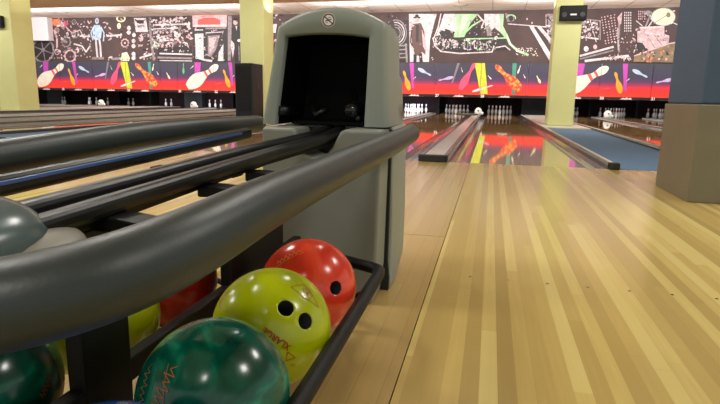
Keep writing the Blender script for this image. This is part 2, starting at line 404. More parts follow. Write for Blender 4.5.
art(P_PU, quad2d(.575, .0, .55, .55, .17, .14))
art(P_GN, pin2d(.18, .03, .17, .40, .10)[0]); art(P_W, pin2d(.37, .22, .46, .12, .04)[0])
pp, bb = pin2d(1.13, .10, .26, .84, .62); art(P_W, pp, bb)
art(P_RS, pin2d(1.0, .735, 1.20, .70, .035)[0])
art(P_PU, quad2d(1.45, .0, 1.50, .78, .10, .05)); art(P_OR, pin2d(1.27, .24, 1.42, .84, .22)[0]); art(P_W, pin2d(1.50, .50, 1.56, .42, .03)[0])
art(P_LB, pin2d(1.90, .38, 1.60, .17, .15)[0]); art(P_LV, pin2d(2.07, .53, 2.40, .42, .13)[0])
art(P_GY, quad2d(2.50, .0, 2.38, .6, .055, .03)); art(P_W, pin2d(2.56, .13, 2.60, .28, .03)[0])
art(P_YG, quad2d(2.96, .0, 3.09, .92, .22, .16)); art(P_PK, pin2d(2.86, -.01, 2.56, .80, .30)[0]); art(P_SV, pin2d(3.27, .66, 2.83, .86, .10)[0])
art(P_W, pin2d(3.15, .36, 3.23, .48, .05)[0]); art(P_TE, quad2d(3.70, .0, 3.72, .92, .09, .06)); art(P_MB, pin2d(3.30, .06, 3.88, .80, .42)[0])
art(P_W, pin2d(3.83, .06, 3.78, .30, .07)[0]); art(P_W, pin2d(3.90, .32, 3.95, .44, .045)[0]); art(P_CR, pin2d(4.18, .36, 4.27, .58, .09)[0])
def put_text(txt, size, x, z, y, m, parent, name, shear=0., bold=.0):
    vs, fs = text_mesh(txt, size, shear, bold); b = MB()
    b.add([(x+v[0], y, z+v[1]) for v in vs], fs, m); return b.build(name, parent, fix=False)
ZT = 2.053; Z0 = .703
def panel(x0, s0, s1, label, num=None):
    t = thing('masking_panel', label, 'panel', 'printed panels above the pins', (x0, YM, Z0))
    b = MB(); b.box((x0+.008, YM, Z0), (x0+s1-s0-.008, YM+.04, ZT), M_GRAD)
    b.box((x0+.008, YM-.006, Z0), (x0+s1-s0-.008, YM-.0005, .805), P_STRIP)
    for i, (m, poly) in enumerate(ART):
        q = clip(poly, s0+.008, s1-.008)
        if len(q) > 2:
            y = YM-.0012-.0008*i
            q2 = [(x0+p[0]-s0, ZT+min(0, max(p[1], -1.25))) for p in q]
            b.add([(p[0], y, p[1]) for p in q2], [tuple(range(len(q2)))], m)
    local(b.build('panel_print', t, fix=False), t)
    if num:
        o = put_text(str(num), .15, x0+.10, .752, YM-.010, P_TXT, t, 'lane_number', 0, .006); local(o, t)
        lg = MB(); cx = x0+.98; z = .752      # white italic wordmark on the strip
        hs = [.035, .06, .045, .05, .075, .05, .045, .062, .04]
        for i, h in enumerate(hs):
            xa = cx-.20+i*.042
            lg.add([(xa, YM-.010, z-.028), (xa+.036, YM-.010, z-.028), (xa+.036+h*.4, YM-.010, z-.028+h), (xa+.006+h*.4, YM-.010, z-.028+h)], [(0, 1, 2, 3)], P_TXT)
        lg.add([(cx-.24, YM-.0105, z-.034), (cx+.2, YM-.0105, z-.034), (cx+.2, YM-.0105, z-.024), (cx-.24, YM-.0105, z-.024)], [(0, 1, 2, 3)], P_TXT)
        local(lg.build('wordmark', t, fix=False), t)
desc = {1: 'panel with big cream pin and violet beam', 2: 'panel with orange pin and pale blue pin', 3: 'panel with pink pin and lavender pin', 0: 'panel with marbled orange pin'}
for n in range(16, 33):
    k = (n-1) % 4                         # 17, 21, 25, 29 -> 0
    panel(left(n), k*W, (k+1)*W, 'printed '+desc[n % 4]+' over lane number %d' % n, n)
    if k == 3 and n < 32: panel(left(n)+W, 4*W, 4*W+FIL, 'narrow printed panel with one small pale pin right of number %d' % n)

# ------------------------------------------------------------------ mural wall above the panels
YW = 17.52
b = MB(); b.box((-27, YW+.012, .82), (9.5, YW+.2, 4.2), M_WALL); struct(b.build('wall_back'))
mu = thing('wall_mural', 'long black and white collage mural with dark brown ground above the printed panels', 'mural', None, (-22, YW, 2.06))
C_W = paint('mural_white', (216, 206, 210), .28, 9); C_G = paint('mural_grey', (142, 130, 134), .35, 8); C_D = paint('mural_black', (38, 30, 32)); C_B = paint('mural_brown', (92, 62, 56), .1)
C_PK = paint('mural_pale_pink', (212, 176, 180), .28, 9); C_RD = paint('mural_sign_red', (220, 84, 76)); C_GR = paint('mural_pale_green', (172, 216, 164), .2, 5); C_LB = paint('mural_ice_blue', (178, 198, 222), .2, 6)
C_OR = paint('mural_orange', (222, 130, 92), .15, 4); C_YE = paint('mural_cream', (234, 230, 196), .1, 3); C_TN = paint('mural_olive', (128, 108, 80), .3, 5); C_SUIT = paint('mural_suit', (24, 22, 26)); C_MAG = paint('mural_magenta', (196, 84, 110), .2)
mb = MB()
xL = at(33, 30, YW).x
mb.add([(xL, YW+.0105, 2.055), (9.4, YW+.0105, 2.055), (9.4, YW+.0105, 4.085), (xL, YW+.0105, 4.085)], [(0, 1, 2, 3)], M_MURB)
LAY = [0]
def mp(m, pts):
    LAY[0] += 1; y = YW+.0095-.00004*LAY[0]
    P = [at(a, c, YW) for a, c in pts]
    P = [(p.x, y, min(4.084, max(2.056, p.z))) for p in P]
    mb.add(P, [tuple(range(len(P)))], m)
def ml(m, pts, wd):                        # polyline stroke, width in photo pixels
    for i in range(len(pts)-1):
        a = Vector(pts[i]); c = Vector(pts[i+1]); d = c-a
        if d.length < 1e-4: continue
        d.normalize(); q = Vector((-d.y, d.x))*(wd/2); mp(m, [tuple(a+q-d*wd*.2), tuple(c+q+d*wd*.2), tuple(c-q+d*wd*.2), tuple(a-q-d*wd*.2)])
def mc(m, x, y, rx, ry=None, n=14, wob=0., rng=random):
    ry = ry or rx; mp(m, [(x+rx*(1+rng.uniform(-wob, wob))*math.cos(2*PI*i/n), y+ry*(1+rng.uniform(-wob, wob))*math.sin(2*PI*i/n)) for i in range(n)])
def ring(m, x, y, rx, ry, wd, a0=0, a1=360, n=18): ml(m, [(x+rx*math.cos(math.radians(a0+(a1-a0)*i/n)), y+ry*math.sin(math.radians(a0+(a1-a0)*i/n))) for i in range(n+1)], wd)
R = random.Random(5)
def gear(x, y, r, m, hub=True):
    ring(m, x, y, r, r*1.1, r*.28)
    for i in range(10):
        a = 2*PI*i/10; ml(m, [(x+r*math.cos(a), y+r*1.1*math.sin(a)), (x+r*1.25*math.cos(a), y+r*1.35*math.sin(a))], r*.25)
    if hub: mc(m, x, y, r*.3)
def frag(x0, y0, x1, y1, n, ms, s0=.6, s1=2.2, el=2.0):
    for _ in range(n):
        x = R.uniform(x0, x1); y = R.uniform(y0, y1); r = R.uniform(s0, s1); a = R.uniform(0, PI); k = R.randint(4, 7); e = R.uniform(1, el)
        pts = []
        for i in range(k):
            t = 2*PI*i/k; px = math.cos(t)*r*e*R.uniform(.7, 1.2); py = math.sin(t)*r*R.uniform(.6, 1.1)
            pts.append((x+px*math.cos(a)-py*math.sin(a), y+px*math.sin(a)+py*math.cos(a)))
        mp(R.choice(ms), pts)
# spoked wheel, orange scrap, gears
mp(C_D, [(30, 38), (48, 38), (54, 50), (52, 61), (30, 61)])
ring(C_G, 43, 50, 10.5, 12, 1.7)
for i in range(6):
    a = PI*i/3+.3; ml(C_G, [(43, 50), (43+10*math.cos(a), 50+12*math.sin(a))], .9)
mc(C_G, 43, 50, 2)
mp(C_OR, [(48, 19), (60, 19), (62, 25), (58, 27), (49, 24)]); mc(C_MAG, 64, 24, 4, 3.5, wob=.2); mc(C_PK, 62, 25, 2.2)
gear(66, 42, 4.2, C_G); gear(57, 52, 2.2, C_PK); gear(57, 30, 1.8, C_PK); gear(70, 56, 5.2, C_PK, False); gear(74, 22, 2, C_G); gear(75, 34, 3.2, C_G)
ml(C_PK, [(54, 30), (57, 38), (57, 47)], 1.8); ml(C_PK, [(66, 27), (72, 33), (80, 30), (84, 38), (90, 36)], 1.1); ml(C_W, [(74, 44), (82, 46), (86, 52), (90, 46)], 1.4)
frag(52, 22, 92, 59, 55, [C_G, C_PK, C_W, C_W], .5, 1.5); ml(C_W, [(80, 36), (90, 36.5)], 1.4); ml(C_W, [(107, 36), (121, 35)], 1.6); frag(106, 34, 122, 38, 12, [C_W], .5, 1.0)
frag(88, 20, 92, 30, 4, [C_PK], .5, .9, 3); frag(104, 20, 112, 42, 9, [C_W, C_PK], .5, .9, 3)
# mechanical figure
mc(C_LB, 97, 21, 2, 3.2); mp(C_LB, [(94, 25), (100, 25), (102, 30), (101, 38), (99.5, 40), (95, 40), (93, 38), (92.5, 30)])
ml(C_LB, [(93.5, 27), (91, 33), (93, 40)], 1.2); ml(C_LB, [(101, 27), (104, 33), (103.5, 41)], 1.2); ml(C_W, [(96, 40), (96.5, 48), (97.5, 57)], 1.8); ml(C_W, [(99.5, 40), (100.5, 48), (101, 57)], 1.8)
mc(C_MAG, 97, 21, .9, 1.1); frag(94, 26, 101, 39, 10, [C_D, C_G], .3, .8); mp(C_G, [(92, 57), (104, 57), (104, 59.5), (92, 59.5)])
ml(C_G, [(112, 59), (124, 58), (124, 61)], 2.2); frag(108, 55, 122, 60, 10, [C_G, C_W], .5, 1.2, 3)
# chain of dots, small picture
ring(C_YE, 121, 18.5, 4, 3, 1.4); mc(C_YE, 119, 26, 2, 3); gear(125, 43, 3.4, C_PK)
for y in (28, 32.5, 41, 46, 54, 58): mc(C_W, 129 if y < 35 else 133.6, y, 2, 2.2)
mp(C_YE, [(122, 53), (127, 52), (130, 58), (129, 61), (121, 61)]); mc(C_W, 134, 35, 1.8, 2.2)
mp(C_W, [(134, 18), (146, 18), (148, 32), (136, 32)]); mp(C_D, [(136, 20), (144, 20), (144, 23), (140, 24), (137, 23)]); mp(C_G, [(137, 25), (144, 25), (145, 27), (138, 27.5)])
mc(C_PK, 141, 38, 2.4, 3.4); frag(138, 34, 150, 50, 18, [C_G, C_PK, C_D], .5, 1.7); ml(C_W, [(140, 58), (152, 54)], 2); frag(138, 52, 155, 60, 14, [C_W, C_G], .4, 1.1)
# printing-machine cluster
ml(C_G, [(150, 18), (151, 40), (154, 60)], 2.2); ml(C_W, [(154, 25), (190, 24)], 1.6); ml(C_W, [(154, 29), (178, 28)], 1.2); ml(C_W, [(160, 41), (174, 40)], 1.2)
frag(152, 18, 192, 50, 120, [C_W, C_PK, C_G, C_D, C_W], .5, 1.9); frag(155, 30, 180, 40, 30, [C_W, C_PK], .6, 1.6, 1.4); ring(C_G, 156, 44, 4, 4, 1.1); gear(170, 46, 3, C_PK)
ml(C_GR, [(152, 48), (156, 42), (160, 46)], 1.0)
mp(C_D, [(158, 48), (192, 46), (192, 62), (158, 62)]); ml(C_W, [(160, 53.5), (192, 54.5)], 1.5); ml(C_G, [(158, 57.5), (192, 58.5)], 2); ml(C_W, [(160, 60.5), (192, 61)], .9)
frag(160, 47, 190, 52, 14, [C_W, C_G], .3, .9, 3)
# street picture with red sign
mp(C_D, [(193, 27), (228, 26), (228, 62), (194, 62)]); mp(C_PK, [(192.5, 15), (227, 14), (227, 27), (193, 27)])
ml(C_W, [(194, 26), (226, 25)], 1.2); mp(C_RD, [(198, 20), (204, 17.6), (214, 17.6), (220.5, 20), (220.5, 24.6), (198, 24.8)])
ml(C_RD, [(201, 16.4), (213, 16)], .8)
ml(C_W, [(195, 30), (203, 30)], 1.1); ml(C_G, [(206, 28.5), (226, 28)], 1.6)
mp(C_W, [(195, 34), (203.5, 33.5), (204, 58), (196, 59)]); mp(C_G, [(208, 36), (220, 35), (216, 50), (211, 57), (208, 56)]); mp(C_PK, [(209, 38), (217, 37), (213, 48), (210, 54)])
mp(C_W, [(219, 52), (223.5, 44), (223.5, 61), (218, 61)]); ml(C_W, [(196, 57), (205, 60), (212, 61)], 2); ml(C_W, [(206, 33), (222, 32)], .8); frag(204, 30, 224, 60, 16, [C_W, C_G, C_PK], .3, 1, 3)
# man in dark suit
mp(C_G, [(228, 16), (232, 16), (231, 61), (228, 61)]); mp(C_W, [(232.5, 30), (236, 40), (233, 58), (231, 46)])
mp(C_SUIT, [(232, 28), (236, 26), (242, 26), (244.5, 32), (244, 44), (243.5, 62), (235, 62), (234.5, 44), (231.5, 40)])
mc(C_PK, 235.6, 22, 2.2, 3.2); mp(C_SUIT, [(233, 20), (235, 17.5), (238, 19), (237.6, 21), (234, 20.4)]); mp(C_W, [(235.6, 26), (237.4, 26), (236.8, 31)]); mc(C_W, 240, 40.5, 2.6, 1.5); ml(C_G, [(239, 46), (239.4, 61)], .7)
frag(242, 16, 252, 60, 18, [C_W, C_G, C_D], .6, 1.6)
frag(265, 14, 292, 60, 50, [C_W, C_D, C_G, C_PK], .5, 2.0); mp(C_W, [(272, 24), (277, 24), (276, 33), (272, 33)])
# barrel, coat figure
frag(380, 14, 394, 60, 30, [C_G, C_D, C_B], .6, 2)
mp(C_D, [(388, 22), (408, 20), (409, 62), (388, 62)])
for r in (13, 10.5, 8, 5.5): ring(C_G if r != 10.5 else C_W, 396, 33, r*.8, r, 1.0, -100, 110)
for y in (46, 50, 54, 58): ml(C_G, [(396, y), (407, y-.6)], 1.3)
ml(C_G, [(406, 44), (407, 62)], 2)
mp(C_W, [(409, 14), (437, 14), (434, 24), (430, 40), (429, 62), (410, 62)]); mp(C_PK, [(411, 20), (416, 30), (412, 50), (410, 40)])
mc(C_D, 417, 17.6, 3.8, 1.1); mc(C_D, 417, 16, 1.9, 1.6); mc(C_PK, 417.2, 20, 1.7, 2.3)
mp(C_B, [(413, 24), (421, 23), (424, 30), (426, 44), (425.5, 55), (422, 52), (419, 56), (415, 55), (412, 44), (411.5, 32)]); mp(C_D, [(416, 25), (419, 25), (418.6, 42), (416, 42)]); mp(C_PK, [(422, 30), (427, 44), (426, 52), (423, 46)])
mp(C_D, [(413.5, 54), (417, 55), (416.5, 62), (413.5, 62)]); mp(C_D, [(419, 54), (422, 53), (423, 62), (419.6, 62)]); ml(C_D, [(412, 28), (410.6, 42), (412.5, 46)], 1.2)
# steam engine
ml(C_W, [(441, 14), (438, 28), (434, 38)], 1.2); mp(C_W, [(444, 14), (462, 14), (457, 30), (452, 40), (445, 34), (436, 36), (440, 26)])
mp(C_GR, [(455, 14), (478, 14), (470, 24), (464, 38), (459, 48), (453, 42), (456, 28)])
mp(C_YE, [(462, 16), (470, 15), (464, 28), (459, 36)]); mp(C_D, [(439, 32), (446, 29), (455, 32), (453, 38), (446, 38), (441, 36)])
ml(C_GR, [(464, 34), (472, 26), (482, 20)], 1.6); ml(C_W, [(478, 15), (484, 22), (480, 30)], 1.4); mp(C_D, [(466, 34), (474, 26), (481, 26), (481, 40), (466, 42)])
mp(C_W, [(484, 14), (500, 14), (500, 32), (494, 28), (488, 34), (485, 26)]); mp(C_G, [(486, 26), (490, 24), (492, 36), (487, 36)])
mp(C_D, [(436, 38), (505, 36), (507, 50), (440, 53)])
ml(C_W, [(433, 38), (435, 46), (441, 51.5), (460, 53.5), (492, 52), (494, 46)], 1.3); ml(C_W, [(436, 40), (436, 47)], 1); ml(C_GR, [(466, 39), (508, 38)], 1.3)
ring(C_W, 446, 44, 3, 3, 1.1); mc(C_W, 455, 44, 3, 3.4, wob=.25); frag(440, 40, 492, 50, 70, [C_W, C_W, C_G, C_GR], .4, 1.4, 1.6)
for x in range(465, 492, 3): ml(R.choice([C_W, C_G]), [(x, 42+R.uniform(-1, 2)), (x+R.uniform(-1, 1.5), 48)], R.uniform(.5, 1.2))
ml(C_W, [(494, 48), (505, 46), (510, 50)], 1.1); frag(434, 38, 444, 50, 12, [C_W, C_G], .4, 1.2)
# hydrant and hose spray, road
mp(C_GR, [(499, 14), (504, 14), (503, 26), (507, 34), (505, 38), (500, 32)]); mp(C_G, [(505, 13), (514, 16), (514, 21), (507, 22)]); mc(C_D, 511, 18.5, 2.4, 2.8); ring(C_GR, 511, 18, 4.5, 3, 1, 180, 380)
ml(C_GR, [(506, 34), (510, 44), (518, 51), (528, 55)], 2.4); ml(C_W, [(507, 36), (512, 46), (521, 52)], 1.0); frag(516, 48, 538, 56, 60, [C_W, C_YE], .25, .7, 1.5)
ml(C_W, [(508, 24), (546, 27)], .9); ml(C_PK, [(546, 14), (546, 28)], .8)
mp(C_W, [(529, 26), (533, 26), (552, 56), (550, 62)]); mp(C_W, [(537, 27), (541, 27), (556, 44), (556, 50)]); ml(C_PK, [(532, 29), (551, 58)], .6); mc(C_PK, 527, 19, .8, 1.1); mc(C_PK, 532, 23, .8, 1.1)
mp(C_G, [(547, 14), (558, 14), (558, 40), (550, 36)]); frag(547, 14, 560, 44, 40, [C_W, C_G, C_D], .5, 1.5)
# city with scaffold, searchlight, cloth
ml(C_G, [(582, 19), (600, 21), (600, 40)], 1.2); ml(C_W, [(581, 37), (598, 39)], 1.6); frag(582, 21, 598, 38, 45, [C_W, C_G, C_PK], .5, 1.5); ml(C_W, [(590, 20), (596, 42)], .8)
for i in range(11):
    for j in range(5):
        if R.random() < .75: mp(C_PK, [(601+j*3+i*.4, 17+i*2.6-j*.6), (602.2+j*3+i*.4, 17+i*2.6-j*.6), (602.1+j*3+i*.4, 18.2+i*2.6-j*.6), (601+j*3+i*.4, 18.2+i*2.6-j*.6)])
for i in range(8):
    for j in range(4): mp(C_W, [(624+j*2, 12+i*2.6), (625+j*2, 12+i*2.6), (625+j*2, 13.6+i*2.6), (624+j*2, 13.6+i*2.6)])
for i in range(4):
    for j in range(4): mp(C_PK, [(638+j*2, 11+i*2.4), (639+j*2, 11+i*2.4), (639+j*2, 12.6+i*2.4), (638+j*2, 12.6+i*2.4)])
mp(C_PK, [(617, 18), (622, 12), (621, 24), (618.5, 24)]); ml(C_G, [(619, 24), (618, 44), (619, 52)], 2.2); ml(C_W, [(617.5, 28), (618, 50)], .7); frag(612, 30, 626, 46, 8, [C_W, C_PK], .4, .9)
ml(C_W, [(580, 56), (613, 47)], 2); ml(C_G, [(580, 59), (613, 50.5)], 1.6); mc(C_W, 586, 49, 2.4, 2.8); mc(C_PK, 595, 47, 2, 2.4); ml(C_W, [(585, 61), (628, 56)], 2.4); frag(600, 55, 630, 60, 26, [C_W, C_G, C_PK], .5, 1.3, 3)
mc(C_YE, 663, 17, 12, 9, 20); mc(C_TN, 668, 15, 2.2, 2.6); ml(C_TN, [(653, 24), (667, 15)], .7); ring(C_G, 663, 17, 12, 9, .8); ml(C_W, [(673, 23), (682, 27)], .8)
ml(C_G, [(651, 12), (648, 20), (644, 30)], 1.6); mc(C_G, 648, 13, 3, 2.6); ml(C_W, [(654, 18), (648, 27)], 1); ml(C_W, [(636, 21), (642, 26)], .9); frag(642, 12, 652, 26, 16, [C_W, C_G, C_D], .4, 1.1)
mp(C_PK, [(639, 27), (664, 26), (664, 34), (669, 36), (668, 45), (662, 48), (654, 52), (648, 50), (642, 44), (637, 42), (637, 31), (640, 31)])
ml(C_W, [(640, 28), (663, 27)], 1); ml(C_G, [(648, 38), (656, 50)], .8); ml(C_G, [(654, 35), (662, 46)], .8); ml(C_W, [(638, 32), (668, 36)], .9); mp(C_D, [(636, 42), (642, 43), (647, 50), (640, 53), (636, 49)])
frag(633, 28, 638, 54, 18, [C_W, C_PK, C_G], .4, 1.1)
mp(C_TN, [(633, 62), (634, 57), (668, 43), (682, 41), (684, 63)]); ml(C_PK, [(634, 56), (668, 44), (678, 42)], 1.2); frag(640, 50, 682, 62, 60, [C_TN, C_B, C_D, C_OR, C_PK], .5, 1.4)
for x0, y0, x1, y1, n_, ms in [(50, 18, 92, 60, 90, [C_G, C_PK, C_D, C_W]), (122, 17, 152, 60, 60, [C_G, C_D, C_PK]), (150, 17, 192, 48, 110, [C_D, C_G, C_W, C_PK, M_MURB]), (436, 38, 496, 51, 110, [C_D, C_W, C_G, M_MURB]),
                              (440, 16, 500, 38, 60, [C_W, C_G, C_GR, C_PK]), (581, 20, 600, 40, 40, [C_D, C_G, C_W]), (194, 28, 226, 60, 40, [C_D, C_G, C_PK]), (388, 16, 409, 60, 40, [C_D, C_G]), (410, 15, 434, 60, 26, [C_W, C_PK, C_G]),
                              (610, 14, 632, 52, 26, [C_G, C_PK, C_B]), (640, 28, 668, 48, 50, [C_W, C_PK, C_G]), (546, 14, 556, 44, 30, [C_W, C_G, C_D]), (232, 18, 245, 60, 6, [C_SUIT]), (655, 10, 674, 24, 14, [C_YE, C_W])]:
    frag(x0, y0, x1, y1, n_, ms, .25, .85, 2.4)
local(mb.build('mural_print', mu, fix=False), mu)
sg = MB()                                # pale unreadable strokes of the sign
for i in range(9):
    P0 = at(200.2+i*2.2, 22.6-(.9 if 2 < i < 7 else .2), YW); h_ = .17+.05*((i*7) % 3); w_ = .05
    for dx in (-.035, .03):
        sg.add([(P0.x+dx, YW-.010, P0.z-.10), (P0.x+dx+.028, YW-.010, P0.z-.10), (P0.x+dx+.028, YW-.010, P0.z-.10+h_), (P0.x+dx, YW-.010, P0.z-.10+h_)], [(0, 1, 2, 3)], C_PK)
    zz = P0.z-.10+h_*(i % 3)/2.2
    sg.add([(P0.x-.035, YW-.0102, zz), (P0.x+.055, YW-.0102, zz), (P0.x+.055, YW-.0102, zz+.03), (P0.x-.035, YW-.0102, zz+.03)], [(0, 1, 2, 3)], C_PK)
local(sg.build('sign_lettering', mu, fix=False), mu)

# ------------------------------------------------------------------ ceilings
b = MB(); b.box((-27, 11.94, 4.09), (9.5, YW+.2, 4.2), M_CEIL)
x = -26.4
while x < 9.4:
    b.box((x-.015, 11.94, 4.083), (x+.015, YW, 4.09), M_GRID); x += 1.2
y = 12.3
while y < YW: b.box((-27, y-.012, 4.084), (9.5, y+.012, 4.0895), M_GRID); y += .9
struct(b.build('ceiling'))
b = MB(); b.box((-27, -9.5, 3.6), (9.5, 11.94, 3.75), M_CEILB); b.box((-27, 11.9, 3.75), (9.5, 11.94, 4.2), M_CEILB); struct(b.build('ceiling'))
b = MB(); b.box((-27, 17.2, 3.02), (at(48, 30, 17.2).x, YW-.01, 4.08), M_WALL); struct(b.build('trim_1'))
for i, (px, x, y) in enumerate([(61, -18.53, 15.85), (125, -15.2, 15.75), (181, -12.64, 15.75), (362, -4.97, 16.1), (460, -1.2, 16.1)]):
    t = thing('downlight', ['round recessed downlight above the gears at the mural left end', 'round recessed downlight above the mural dotted chain', 'round recessed downlight left of the red sign', 'round recessed downlight just above the hood', 'round recessed downlight above the steam engine'][i], 'ceiling light', 'round ceiling lights', (x, y, 4.084))
    b = MB(); b.lathe([(.30, 0), (.30, -.02), (.24, -.035), (.20, -.03), (.20, -.01)], M_GRID, seg=28); b.build('trim_ring', t)
    b = MB(); b.lathe([(.19, -.012), (.19, -.02), (.01, -.028)], M_CEIL, seg=24); b.build('diffuser', t)

# ------------------------------------------------------------------ columns
def column(x0, x1, y0, y1, z0, label):
    t = thing('square_column', label, 'column', 'lime painted columns', ((x0+x1)/2, (y0+y1)/2, z0))
    b = MB(); b.box((x0, y0, z0), (x1, y1, 3.598), M_COLY); local(b.build('column_shaft', t, .015), t); return t
column(-14.83, -14.10, 8.7, 9.5, .031, 'lime green square column at the far left of the lanes')
column(-6.62, -5.93, 8.7, 9.4, .031, 'lime green square column left of the grey hood behind a black speaker')
column(1.53, 2.13, 8.65, 9.3, .031, 'lime green square column behind the blue carpet strip')
t = thing('square_column', 'slate blue square column with brown metal lower cladding at the right edge', 'column', None, (1.83, -1.35, 0))
b = MB(); b.box((1.462, -1.7, .63), (2.16, -1.0, 3.598), M_SLATE); local(b.build('column_shaft', t, .012), t)
b = MB(); b.box((1.45, -1.712, .0), (2.172, -.988, .628), M_CLAD); local(b.build('cladding', t, .006), t)
# wall boxes on the columns
def emerg(x, y, z, label):
    t = thing('wall_speaker', label, 'speaker', 'small black boxes on the columns', (x, y, z))
    b = MB(); b.box((-.30, -.13, -.17), (.30, -.001, .17), M_BLK); b.build('housing', t, .02)
    for s in (-1, 1):
        b = MB(); b.lathe([(.055, 0), (.06, -.008), (.045, -.012), (.03, -.004)], M_KICK, axis='y', seg=16); q = b.build('speaker_cone', t); q.location = (s*.2, -.131, -.04)
    b = MB(); b.box((-.07, -.134, -.055), (.07, -.1305, -.02), M_WHITE); b.build('badge', t)
p = at(573, 13.5, 8.63); emerg(p.x, 8.65, p.z, 'small black box with two round cones on the column above the carpet')
p = at(-4, 22, 8.68); emerg(p.x, 8.7, p.z, 'small black box cut by the left picture edge on the far left column')

# floor speaker before the middle column
t = thing('speaker_cabinet', 'large black speaker cabinet standing in front of the middle lime column', 'speaker', None, (-6.02, 7.9, .004))
def quadbox(pts, z0, z1, m, mb): mb.prism(pts, z0, z1, m, 'xy')
b = MB(); quadbox([(-6.27, 7.6), (-5.80, 7.6), (-5.77, 7.63), (-5.77, 8.25), (-6.27, 8.25)], .0325, 1.43, mat('speaker_black', (22, 20, 21), .5), b); local(b.build('cabinet', t, .02), t)
b = MB(); b.box((-6.23, 7.588, .25), (-5.83, 7.599, 1.36), mat('grille_black', (14, 14, 15), .7, bump=.5, bscale=400)); local(b.build('grille', t, .01), t)
b = MB(); b.box((-5.769, 7.85, .80), (-5.755, 7.95, .86), M_KICK); local(b.build('handle', t, .003), t)

# ------------------------------------------------------------------ ball return: hood
def arc_outline(blx, tlx, ztl, apex, ztr, trx, brx, zb, n=14, na=22, r=.02):
    pts = []
    for i in range(n): f = i/n; pts.append((blx+(tlx-blx)*f, zb+(ztl-zb)*f))
    xa, za = apex
    for i in range(na+1):
        f = i/na; x = tlx+(trx-tlx)*f
        k = 1-abs(2*f-1)**2.15; base = ztl+(ztr-ztl)*f
        pts.append((x, base+(za-(ztl+ztr)/2)*k))
    for i in range(1, n+1): f = i/n; pts.append((trx+(brx-trx)*f, ztr+(zb-ztr)*f))
    return pts
ho = thing('ball_return', 'grey-green ball return with arched hood, dark mouth and no smoking sticker', 'ball return', None, (-.33, -3.95, 0))
OUT = arc_outline(-.548, -.490, .848, (-.32, .902), .853, -.148, -.133, .545)
INN = arc_outline(-.500, -.462, .816, (-.32, .824), .812, -.196, -.207, .545)
def inset(pts, c, k): return [(c[0]+(p[0]-c[0])*k, p[1] if abs(p[1]-.545) < 1e-6 else c[1]+(p[1]-c[1])*k) for p in pts]
cc = (-.33, .70)
loops = [([(p[0]*.93-.33*.07+(-.006), .545+(p[1]-.545)*.93) if False else (cc[0]+(p[0]-cc[0])*(.985 if p[1] < .7 else .93), .545+(p[1]-.545)*.955) for p in OUT], -3.62),
         (inset(OUT, cc, .995), -3.78), (OUT, -3.905), (inset(OUT, cc, .995), -3.93), (inset(OUT, cc, .97), -3.946), (inset(OUT, cc, .93), -3.95),
         (inset(INN, cc, 1.03), -3.95), (INN, -3.944), (inset(INN, cc, .985), -3.92)]
def skin(mb, loops, m, smooth=True):
    n = len(loops[0][0]); vs = [(p[0], y, p[1]) for L_, y in loops for p in L_]
    mb.add(vs, [(j*n+i, j*n+i+1, (j+1)*n+i+1, (j+1)*n+i) for j in range(len(loops)-1) for i in range(n-1)], m, smooth)
b = MB(); skin(b, loops, M_HOOD); n = len(OUT)
b.add([(p[0], -3.62, p[1]) for p in loops[0][0]], [tuple(range(n))], M_HOOD)
h = local(b.build('hood_shell', ho), ho)
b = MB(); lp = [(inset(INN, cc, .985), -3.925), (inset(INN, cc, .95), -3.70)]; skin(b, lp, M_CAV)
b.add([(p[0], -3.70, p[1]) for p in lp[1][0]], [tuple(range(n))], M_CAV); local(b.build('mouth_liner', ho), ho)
b = MB(); b.sweep([(-.486, -3.935, .588), (-.483, -3.80, .588)], .015, M_RAIL, 16); local(b.build('roller', ho), ho)
b = MB(); b.sweep([(-.262, -3.90, .592), (-.262, -3.885, .592), (-.262, -3.80, .592)], [.021, .027, .027], mat('roller_gloss', (22, 24, 25), .12), 18); local(b.build('roller', ho), ho)
b = MB(); b.sweep([(-.42, -3.78, .66), (-.40, -3.86, .60), (-.375, -3.90, .575), (-.345, -3.88, .60)], .012, M_RAIL, 10); local(b.build('guide_arm', ho), ho)
b = MB(); b.sweep([(-.28, -3.80, .66), (-.25, -3.86, .575), (-.235, -3.9, .565)], .010, M_RAIL, 10); local(b.build('guide_arm', ho), ho)
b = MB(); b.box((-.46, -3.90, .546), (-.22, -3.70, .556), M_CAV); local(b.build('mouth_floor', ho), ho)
# no smoking sticker
P_ = at(328.6, 20.2, -3.95); sx, sz = P_.x, P_.z; R_ = .0195
st = MB(); nn = 28
def disc(mb, r, y, m, x=sx, z=sz): mb.add([(x+r*math.cos(2*PI*i/nn), y, z+r*math.sin(2*PI*i/nn)) for i in range(nn)], [tuple(range(nn))], m)
disc(st, R_+.0015, -3.9508, M_WHITE)
st.add([(sx+rr*math.cos(2*PI*i/nn), -3.9512, sz+rr*math.sin(2*PI*i/nn)) for rr in (R_, R_*.78) for i in range(nn)], [(i, (i+1) % nn, (i+1) % nn+nn, i+nn) for i in range(nn)], mat('sticker_dark_red', (120, 30, 44), .5))
def strip(mb, a, c, wd, y, m):
    a = Vector(a); c = Vector(c); d = (c-a).normalized(); q = Vector((-d.y, d.x))*(wd/2)
    mb.add([(sx+p.x, y, sz+p.y) for p in (a+q, c+q, c-q, a-q)], [(0, 1, 2, 3)], m)
M_STK = mat('sticker_black', (30, 26, 30), .5)
strip(st, (-.010, -.003), (.009, .003), .003, -3.9511, M_STK); strip(st, (-.002, .006), (.007, .008), .0015, -3.9511, M_STK); strip(st, (-.009, -.008), (-.002, -.006), .0015, -3.9511, M_STK)
strip(st, (-.0125, .0105), (.0125, -.0105), .0036, -3.9514, mat('sticker_slash', (60, 34, 44), .5))
local(st.build('no_smoking_sticker', ho, fix=False), ho)
